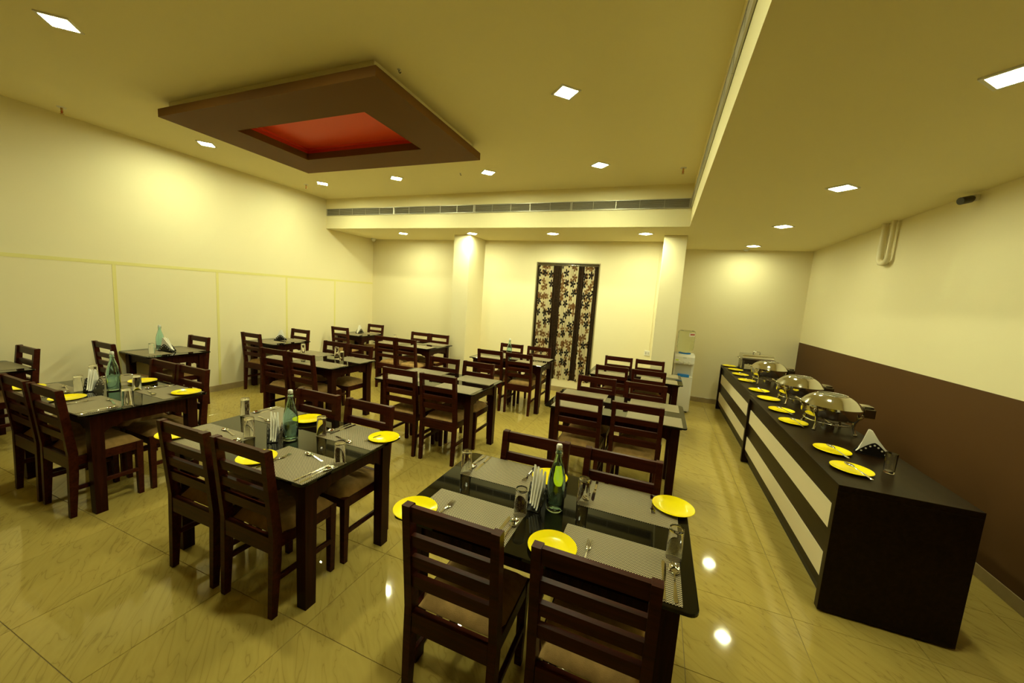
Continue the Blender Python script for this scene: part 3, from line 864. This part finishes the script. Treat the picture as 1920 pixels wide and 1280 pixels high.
for (x, y, z, rz, l, shear) in [(-0.452, 1.640, TZ, R(93), 'the yellow-plate table nearest the buffet', 0.06),
                        (-2.150, 1.565, TZ, R(136), 'the middle yellow-plate table', 0.0),
                        (-4.205, 1.530, TZ, R(140), 'the yellow-plate table nearest the panelled wall', 0.0),
                        (-5.715, 2.755, TZ, R(20), 'the two-seat wall table holding a bottle', -0.1),
                        (-5.780, 4.320, TZ, R(50), 'the wall table next before the corner one', 0.1),
                        (-5.790, 6.090, TZ, R(95), 'the two-seat table in the far corner', 0.0),
                        (1.462, 3.252, CZ, R(-12), 'the dark buffet counter', -0.16)]:
    dup(HLP, uh, (x, y, z+0.0004), rz, 'black dotted napkin holder on ' + l, 'black dotted napkin holders').scale = (1.38, 1.38, 1.38)
    nn = 4 if l.endswith('nearest the buffet') else 3
    for i in range(nn):
        dy = (i-(nn-1)/2)*0.0105
        n = dup(NKP, un, (x-math.sin(rz)*dy, y+math.cos(rz)*dy, z+0.0066+0.085*abs(math.sin(shear+R(3)*(i-1)))), rz, 'folded white napkin in the holder on ' + l, 'napkins in the holder on ' + l)
        n.rotation_euler = (R(-3)*(i-(nn-1)/2), shear+R(3)*(i-1), rz); n.scale = (1.34, 1.1, 1.42)

# tilted spare napkin/tumbler on the wall table
g = dup(GLP, ug, (-5.640, 2.565, MZ+0.1256), 0, 'upturned tumbler on the two-seat wall table holding a bottle', 'upturned glass tumblers'); g.rotation_euler = (PI, 0, 0)

# ------------------------------------------------------------------ buffet counter
def unit(y0, y1, label, near):
    t = thing('buffet_counter', label, 'counter', (1.33, (y0+y1)/2, 0))
    h = (y1-y0)/2; x0, x1 = -0.30, 0.30
    mk('countertop', lambda bm: box(bm, x0, x1, -h, h, CZ-0.036, CZ, 0.0015), M['counter'], t)
    mk('end_panel', lambda bm: box(bm, x0, x1, -h, -h+0.045, 0.012, CZ-0.036, 0.0015), M['counter'], t)
    mk('end_panel', lambda bm: box(bm, x0, x1, h-0.045, h, 0.012, CZ-0.036, 0.0015), M['counter'], t)
    mk('front_panel', lambda bm: box(bm, x0+0.028, x0+0.045, -h+0.045, h-0.045, 0.10, CZ-0.036), M['counter'], t)
    for (a, c) in ((0.47, 0.62), (0.16, 0.31)):
        mk('stripe', lambda bm: box(bm, x0+0.024, x0+0.029, -h+0.047, h-0.047, a, c, 0.0008), M['stripe'], t)['label'] = 'cream laminate stripe'
    mk('plinth', lambda bm: box(bm, x0+0.07, x1-0.04, -h+0.03, h-0.03, 0.0, 0.11), M['plinth'], t)
    mk('back_panel', lambda bm: box(bm, x1-0.03, x1-0.012, -h+0.045, h-0.045, 0.10, CZ-0.036), M['counter'], t)
    return t
unit(2.545, 4.845, 'dark buffet counter with cream stripes, unit with the exposed black end', True)
o = unit(4.850, 7.235, 'dark buffet counter with cream stripes, unit toward the water dispenser', False)
o.location.x += 0.03

# plates and spoons on the counter
CP = [(1.165, 7.100, 0), (1.195, 6.72, 0), (1.185, 6.265, 1), (1.178, 5.781, 1), (1.185, 5.146, 1), (1.187, 4.722, 0), (1.181, 4.235, 1), (1.165, 3.829, 1), (1.213, 3.176, 1), (1.193, 2.834, 1)]
ordn = ['first', 'second', 'third', 'fourth', 'fifth', 'sixth', 'seventh', 'eighth', 'ninth', 'tenth']
for i, (x, y, sp) in enumerate(CP):
    l = ordn[9-i]
    dup(PLP, up_, (x, y, CZ+0.0004), 0, 'yellow plate on the buffet, %s from its exposed black end' % l, 'yellow plates along the buffet').scale = (1.10, 1.10, 1.0)
    if sp:
        s = dup(SPP, us, (x+0.015, y-0.05, CZ+0.0185), R(22)+random.uniform(-0.2, 0.2), 'steel spoon on the %s buffet plate from its exposed black end' % l, 'spoons on the buffet plates')
        s.rotation_euler = (R(4), 0, s.rotation_euler.z)
dup(GLP, ug, (1.410, 2.921, CZ+0.0004), 0, 'upright tumbler beside the napkin holder on the buffet')

# ------------------------------------------------------------------ round chafing dishes
def make_round_chafer():
    t = thing('round_chafing_dish', '', 'chafing dish')
    for a in (45, 135, 225, 315):
        c, s = math.cos(R(a)), math.sin(R(a))
        def leg(bm):
            path = [(0.190, 0.008), (0.183, 0.030), (0.172, 0.065), (0.175, 0.105), (0.196, 0.140), (0.216, 0.165), (0.212, 0.185)]
            tube(bm, [(c*r, s*r, z) for r, z in path], [0.010, 0.009, 0.010, 0.012, 0.014, 0.013, 0.008], 10)
            lathe(bm, [(0, 0.0), (0.013, 0.0), (0.016, 0.006), (0.013, 0.014), (0, 0.017)], 12, (c*0.192, s*0.192, 0))
        mk('leg', leg, M['steel'], t, 50)
    mk('base_ring', lambda bm: tube(bm, [(0.168*math.cos(2*PI*k/32), 0.168*math.sin(2*PI*k/32), 0.07) for k in range(32)], 0.005, 8, True), M['steel2'], t, 60)
    mk('water_pan', lambda bm: lathe(bm, [(0, 0.100), (0.150, 0.100), (0.178, 0.108), (0.194, 0.128), (0.201, 0.185), (0.210, 0.190), (0.210, 0.196), (0.196, 0.196), (0.190, 0.150), (0, 0.140)], 48), M['steel'], t, 40)
    mk('food_pan', lambda bm: lathe(bm, [(0, 0.168), (0.165, 0.168), (0.188, 0.1965), (0.192, 0.1965), (0.170, 0.165), (0, 0.164)], 40), M['plinth'], t, 50)['label'] = 'dark insert pan'
    lid = mk('lid', lambda bm: lathe(bm, [(0.209, 0.197), (0.209, 0.206), (0.200, 0.215), (0.180, 0.240), (0.150, 0.266), (0.118, 0.284), (0.098, 0.290), (0.095, 0.287), (0.116, 0.281), (0.148, 0.263), (0.178, 0.237), (0.197, 0.212), (0.204, 0.198)], 48), M['steel'], t, 40)
    mk('lid_window', lambda bm: lathe(bm, [(0, 0.294), (0.07, 0.292), (0.097, 0.286), (0.097, 0.283), (0.07, 0.288), (0, 0.290)], 40), M['lidglass'], lid, 60)
    mk('window_ring', lambda bm: tube(bm, [(0.099*math.cos(2*PI*k/40), 0.099*math.sin(2*PI*k/40), 0.290) for k in range(40)], 0.0045, 8, True), M['steel2'], lid, 60)
    def handle(bm):
        tube(bm, [(-0.203, -0.055, 0.208), (-0.235, -0.05, 0.226), (-0.243, 0.0, 0.230), (-0.235, 0.05, 0.226), (-0.203, 0.055, 0.208)], 0.006, 8)
    mk('handle', handle, M['steel'], lid, 60)
    def hinge(bm):
        box(bm, 0.200, 0.275, -0.055, 0.055, 0.140, 0.215, 0.006)
        box(bm, 0.240, 0.262, -0.045, 0.045, 0.215, 0.228)
    mk('hinge', hinge, M['darksteel'], t)
    mk('hinge_plate', lambda bm: box(bm, 0.175, 0.262, -0.045, 0.045, 0.2285, 0.234, 0.002), M['steel'], t)
    def burner(bm):
        lathe(bm, [(0, 0.0), (0.045, 0.0), (0.045, 0.045), (0.040, 0.05), (0.036, 0.046), (0, 0.046)], 20)
    mk('fuel_cup', burner, M['steel2'], t, 40)
    def shelf(bm):
        tube(bm, [(-0.16, 0, 0.052), (0.16, 0, 0.052)], 0.004, 6); tube(bm, [(0, -0.16, 0.056), (0, 0.16, 0.056)], 0.004, 6)
    mk('shelf_bar', shelf, M['steel2'], t)
    return t
RCP = make_round_chafer(); ur = [False]
for (x, y, l) in [(1.405, 3.83, 'next to the napkin holder'), (1.435, 4.70, 'second from the napkin holder'), (1.41, 5.79, 'next to the rectangular chafer')]:
    dup(RCP, ur, (x, y, CZ), R(0), 'round steel chafing dish with glass lid, ' + l, 'round chafing dishes on the buffet')

# rectangular chafing dish
rc = thing('rectangular_chafing_dish', 'rectangular steel chafing dish at the water dispenser end of the buffet', 'chafing dish', (1.505, 6.99, CZ))
rw, rd = 0.21, 0.145
def rlegs(bm, sx, sy):
    x0, x1 = sorted((sx*rw, sx*(rw-0.035))); y0, y1 = sorted((sy*rd, sy*(rd-0.004)))
    box(bm, x0, x1, y0, y1, 0, 0.15)
    x0, x1 = sorted((sx*rw, sx*(rw-0.004))); y0, y1 = sorted((sy*(rd-0.004), sy*(rd-0.035)))
    box(bm, x0, x1, y0, y1, 0, 0.15)
for sx in (-1, 1):
    for sy in (-1, 1):
        mk('leg', lambda bm: rlegs(bm, sx, sy), M['steel2'], rc)
mk('skirt', lambda bm: (box(bm, -rw+0.035, rw-0.035, -rd, -rd+0.004, 0.10, 0.15), box(bm, -rw+0.035, rw-0.035, rd-0.004, rd, 0.10, 0.15), box(bm, -rw, -rw+0.004, -rd+0.035, rd-0.035, 0.06, 0.15), box(bm, rw-0.004, rw, -rd+0.035, rd-0.035, 0.06, 0.15)), M['darksteel'], rc)
mk('shelf', lambda bm: box(bm, -rw+0.004, rw-0.004, -rd+0.004, rd-0.004, 0.018, 0.024), M['steel2'], rc)
mk('water_pan', lambda bm: (frustum(bm, (-0.19, 0.19, -0.125, 0.125), (-0.215, 0.215, -0.15, 0.15), 0.10, 0.178), box(bm, -0.228, 0.228, -0.162, 0.162, 0.178, 0.186, 0.002)), M['steel2'], rc)
def rlid(bm):
    prof = [(-0.150, 0.187), (-0.150, 0.225), (-0.140, 0.245), (-0.115, 0.258), (0.115, 0.258), (0.140, 0.245), (0.150, 0.225), (0.150, 0.187)]
    prism(bm, prof, 'X', -0.213, 0.213)
ld = mk('lid', rlid, M['steel'], rc, 30)
mk('handle', lambda bm: tube(bm, [(-0.045, 0, 0.257), (-0.047, 0, 0.290), (-0.036, 0, 0.298), (0.036, 0, 0.298), (0.047, 0, 0.290), (0.045, 0, 0.257)], 0.005, 8), M['steel2'], ld, 60)
for s in (-1, 1):
    mk('side_handle', lambda bm: tube(bm, [(s*0.225, -0.05, 0.182), (s*0.255, -0.045, 0.184), (s*0.255, 0.045, 0.184), (s*0.225, 0.05, 0.182)], 0.005, 8), M['steel2'], rc, 60)

# ------------------------------------------------------------------ water dispenser and its jug
wd = thing('water_dispenser', 'white floor-standing water dispenser with three taps beside the cream column', 'water dispenser', (0.445, 6.775, 0))
mk('cabinet', lambda bm: (box(bm, -0.15, 0.15, -0.165, 0.165, 0.025, 0.60, 0.012), box(bm, -0.15, 0.15, -0.11, 0.165, 0.60, 0.80, 0.004)), M['white'], wd)
def head(bm):
    prism(bm, [(0.165, 0.80), (0.165, 0.955), (-0.10, 0.955), (-0.135, 0.945), (-0.160, 0.915), (-0.172, 0.82), (-0.168, 0.80)], 'X', -0.15, 0.15)
mk('control_head', head, M['white'], wd)
mk('alcove', lambda bm: box(bm, -0.12, 0.12, -0.118, -0.109, 0.615, 0.79), M['greyplastic'], wd)
mk('lower_door', lambda bm: box(bm, -0.13, 0.13, -0.170, -0.164, 0.06, 0.575, 0.003), M['white'], wd)
mk('drip_tray', lambda bm: box(bm, -0.075, 0.095, -0.172, -0.100, 0.588, 0.632, 0.006), M['blue'], wd)['label'] = 'blue drip tray'
for k in range(3):
    mk('tap', lambda bm: (box(bm, -0.016, 0.016, -0.040, 0.0, 0.0, 0.030, 0.006), lathe(bm, [(0, -0.022), (0.009, -0.022), (0.010, 0.0), (0, 0.001)], 12, (0, -0.026, 0))), M['white'], wd, 40, (-0.075+0.075*k, -0.160, 0.822))
mk('lime_sticker', lambda bm: box(bm, -0.13, -0.085, -0.1725, -0.166, 0.848, 0.868), M['sticker'], wd)
mk('brand_plate', lambda bm: box(bm, -0.022, 0.030, -0.1655, -0.155, 0.895, 0.907), M['greyplastic'], wd)
for sx in (-1, 1):
    for sy in (-1, 1):
        mk('foot', lambda bm: lathe(bm, [(0, 0), (0.02, 0), (0.02, 0.03), (0, 0.03)], 12), M['black'], wd, None, (sx*0.11, sy*0.12, 0))
mk('bottle_collar', lambda bm: lathe(bm, [(0.06, 0.953), (0.092, 0.953), (0.092, 0.972), (0.06, 0.972), (0.06, 0.953)], 28), M['blue'], wd, 40)
jug = thing('water_jug', 'clear ribbed water jug standing on the white dispenser', 'water jug', (0.445, 6.775, 0.973))
jp = [(0, 0.0), (0.05, 0.0), (0.085, 0.012), (0.118, 0.045), (0.128, 0.075), (0.130, 0.11), (0.124, 0.12), (0.130, 0.13), (0.130, 0.175), (0.124, 0.185), (0.130, 0.195), (0.130, 0.255), (0.125, 0.265), (0.131, 0.275), (0.131, 0.335), (0.120, 0.358), (0.095, 0.368), (0, 0.368)]
ji = [(max(0, r-0.003), z + (0.003 if i < 4 else (-0.003 if i > 14 else 0))) for i, (r, z) in enumerate(jp)]
mk('jug_body', lambda bm: (lathe(bm, jp, 32), lathe(bm, ji[::-1], 32)), M['jug'], jug, 50)
def lab(bm, a0, a1, z0, z1, r):
    n = 8; A = []; B = []
    for i in range(n+1):
        a = R(a0+(a1-a0)*i/n)
        A.append(((r*math.cos(a), r*math.sin(a), z0), (r*math.cos(a), r*math.sin(a), z1)))
    vs = [[bm.verts.new(p) for p in q] for q in A]
    vi = [[bm.verts.new((p[0]*0.992, p[1]*0.992, p[2])) for p in q] for q in A]
    for i in range(n):
        bm.faces.new((vs[i][0], vs[i+1][0], vs[i+1][1], vs[i][1])); bm.faces.new((vi[i][0], vi[i][1], vi[i+1][1], vi[i+1][0]))
        bm.faces.new((vs[i][1], vs[i+1][1], vi[i+1][1], vi[i][1])); bm.faces.new((vs[i][0], vi[i][0], vi[i+1][0], vs[i+1][0]))
    for i in (0, n):
        bm.faces.new((vs[i][0], vs[i][1], vi[i][1], vi[i][0]))
lb = mk('paper_label', lambda bm: lab(bm, -78, -25, 0.275, 0.335, 0.1335), M['labelwhite'], jug, 40)
mk('label_print', lambda bm: lab(bm, -70, -33, 0.298, 0.320, 0.1345), M['labelred'], lb, 40)

# ------------------------------------------------------------------ curtain
ct = thing('window_curtain', 'cream curtain with brown leaf print and dark brown bands', 'curtain', ((WX0+WX1)/2, YB-0.004, WZ0))
CW, CH = WX1-WX0-0.03, WZ1-WZ0-0.05
def strip(bm, a, c, seed):
    """vertical band of cloth between fractions a and c of the width"""
    rnd = random.Random(seed)
    nx = max(10, int((c-a)*150)); nz = 26
    uvl = bm.loops.layers.uv.new('cloth')
    G = {}; U = {}
    for i in range(nx+1):
        f = a+(c-a)*i/nx
        for j in range(nz+1):
            g = j/nz
            # the gathered cloth sways to the side on the way down
            x = -CW/2 + CW*f + (1-g)*0.02*math.sin(5*f+1)
            amp = 0.009+0.006*(1-g)
            y = amp*math.sin(2*PI*f*17+0.9*math.sin(6*f)+0.5*(1-g)) + 0.006*math.sin(2*PI*f*41+2*g)
            z = -0.0+CH*g + (0.012*math.sin(2*PI*f*6+seed) if j == 0 else 0)
            G[i, j] = bm.verts.new((x, y, z)); U[i, j] = (f*1.75+0.13*seed, z)
    for i in range(nx):
        for j in range(nz):
            fc = bm.faces.new((G[i, j], G[i+1, j], G[i+1, j+1], G[i, j+1]))
            for lp, q in zip(fc.loops, ((i, j), (i+1, j), (i+1, j+1), (i, j+1))):
                lp[uvl].uv = U[q]
    r = bmesh.ops.solidify(bm, geom=bm.faces[:], thickness=0.0015)
for (a, c, kind, sd) in [(0.0, 0.03, 0, 1), (0.03, 0.275, 1, 2), (0.275, 0.41, 0, 3), (0.41, 0.69, 1, 4), (0.69, 0.78, 0, 5), (0.78, 0.945, 1, 6), (0.945, 1.0, 0, 7)]:
    mk('printed_panel' if kind else 'dark_panel', lambda bm: strip(bm, a, c, sd), M['print'] if kind else M['darkcloth'], ct, 60)
cr = thing('curtain_rod', 'thin metal curtain rod above the leaf print curtain', 'curtain rod', ((WX0+WX1)/2, YB-0.004, WZ1-0.030))
mk('rod', lambda bm: tube(bm, [(-CW/2-0.014, 0, 0), (CW/2+0.014, 0, 0)], 0.007, 10), M['steel2'], cr, 60)
bm = bmesh.new(); tube(bm, [(0, 0.011*math.cos(2*PI*k/12), 0.011*math.sin(2*PI*k/12)) for k in range(12)], 0.002, 6, True); rm = mesh('ring', bm, M['steel2'], 60)
for k in range(11):
    obj('ring', rm, cr, (-CW/2+0.03+(CW-0.06)*k/10, 0, -0.003))

# ------------------------------------------------------------------ small fittings
so = thing('wall_socket', 'white wall socket below the conduit beside the dispenser column', 'socket', (-0.135, YB, 0.85))
mk('plate', lambda bm: box(bm, -0.045, 0.045, -0.012, 0.0, 0, 0.09, 0.004), M['white'], so)
for k in (-1, 1):
    mk('switch', lambda bm: box(bm, k*0.02-0.012, k*0.02+0.012, -0.015, -0.012, 0.025, 0.065, 0.002), M['greyplastic'], so)
tag(mk('cable_conduit', lambda bm: box(bm, -0.008, 0.008, -0.010, 0.0, 0.0, ZS-0.94, 0.002), M['wall'], None, None, (-0.112, YB, 0.94)), 'thin cream cable conduit rising from the wall socket', 'conduit')

def sprinkler(x, y, z, label):
    t = thing('fire_sprinkler', label, 'sprinkler', (x, y, z), 0.4, 'pendent fire sprinklers')
    mk('escutcheon', lambda bm: lathe(bm, [(0, -0.006), (0.03, -0.006), (0.036, 0.0), (0, 0.0)], 20), M['white'], t, 50)
    mk('body', lambda bm: (lathe(bm, [(0, -0.03), (0.009, -0.03), (0.010, -0.006), (0, -0.006)], 12), tube(bm, [(0.009, 0, -0.028), (0.013, 0, -0.045), (0.003, 0, -0.062)], 0.0025, 6), tube(bm, [(-0.009, 0, -0.028), (-0.013, 0, -0.045), (-0.003, 0, -0.062)], 0.0025, 6)), M['brass'], t, 60)
    mk('bulb', lambda bm: lathe(bm, [(0, -0.058), (0.004, -0.056), (0.005, -0.044), (0.004, -0.031), (0, -0.030)], 10), M['redbulb'], t, 60)
    mk('deflector', lambda bm: lathe(bm, [(0, -0.066), (0.015, -0.066), (0.015, -0.063), (0, -0.063)], 16), M['brass'], t)
sprinkler(-5.80, 2.02, ZC, 'brass sprinkler with red bulb on the ceiling above the panelled wall tables')
sprinkler(-5.58, 4.64, ZC, 'brass sprinkler with red bulb before the back soffit by the panelled wall')
sprinkler(0.075, 4.87, ZC, 'brass sprinkler with red bulb in the corner of the two soffits')
for (x, y, l) in [(-2.68, 4.585, 'before the back soffit'), (-1.955, 2.40, 'beside the brown ceiling panel')]:
    hk = thing('ceiling_hook', 'small dark ceiling hook ' + l, 'hook', (x, y, ZC))
    mk('hook', lambda bm: tube(bm, [(0, 0, 0), (0, 0, -0.018), (0.010, 0, -0.028), (0.018, 0, -0.018)], 0.003, 8), M['black'], hk, 60)
    mk('rose', lambda bm: lathe(bm, [(0, -0.003), (0.012, -0.003), (0.014, 0), (0, 0)], 14), M['greyplastic'], hk, 60)

dc = thing('dome_camera', 'white security camera with black lens in the far soffit corner', 'camera', (-5.93, 6.60, ZS), R(150))
mk('mount', lambda bm: lathe(bm, [(0, -0.018), (0.048, -0.018), (0.052, 0.0), (0, 0.0)], 24), M['white'], dc, 50)
mk('housing', lambda bm: lathe(bm, [(0, -0.068), (0.024, -0.064), (0.038, -0.048), (0.043, -0.018), (0, -0.018)], 24), M['white'], dc, 60)
mk('lens', lambda bm: lathe(bm, [(0, -0.020), (0.014, -0.016), (0.020, 0.0), (0, 0.004)], 16), M['black'], dc, 60, (0.026, -0.026, -0.045))
bc = thing('bullet_camera', 'dark bullet camera on the wall above the brown dado', 'camera', (XR-0.01, 4.16, ZS-0.055), R(200))
mk('bracket', lambda bm: box(bm, -0.01, 0.03, -0.02, 0.02, -0.01, 0.035, 0.003), M['white'], bc)
mk('barrel', lambda bm: tube(bm, [(0.03, 0, 0.01), (0.045, 0, 0.0), (0.12, 0, -0.02)], [0.02, 0.028, 0.028], 16), M['black'], bc, 40)
sd = thing('smoke_detector', 'small white detector on the low ceiling above the rectangular chafer', 'detector', (1.24, 7.45, ZS))
mk('mount', lambda bm: lathe(bm, [(0, -0.012), (0.05, -0.012), (0.052, 0.0), (0, 0.0)], 24), M['white'], sd, 50)
mk('sensor_cap', lambda bm: lathe(bm, [(0, -0.034), (0.025, -0.032), (0.036, -0.02), (0.040, -0.012), (0, -0.012)], 24), M['white'], sd, 50)

pp = thing('drain_pipe', 'cream painted U-shaped pipe below the low ceiling against the dado wall', 'pipe', (XR-0.045, 5.29, ZS))
mk('thick_limb', lambda bm: tube(bm, [(0, 0.085, 0.0), (0, 0.085, -0.36)], 0.030, 16), M['pvc'], pp, 60)
mk('thin_limb', lambda bm: tube(bm, [(0, -0.085, 0.0), (0, -0.072, -0.36)], 0.021, 16), M['pvc'], pp, 60)
mk('bend', lambda bm: tube(bm, [(0, 0.085, -0.34), (0, 0.082, -0.385), (0, 0.055, -0.420), (0, 0.0, -0.432), (0, -0.045, -0.425), (0, -0.070, -0.395), (0, -0.073, -0.35)], [0.033, 0.033, 0.032, 0.030, 0.028, 0.026, 0.024], 16), M['pvc'], pp, 60)
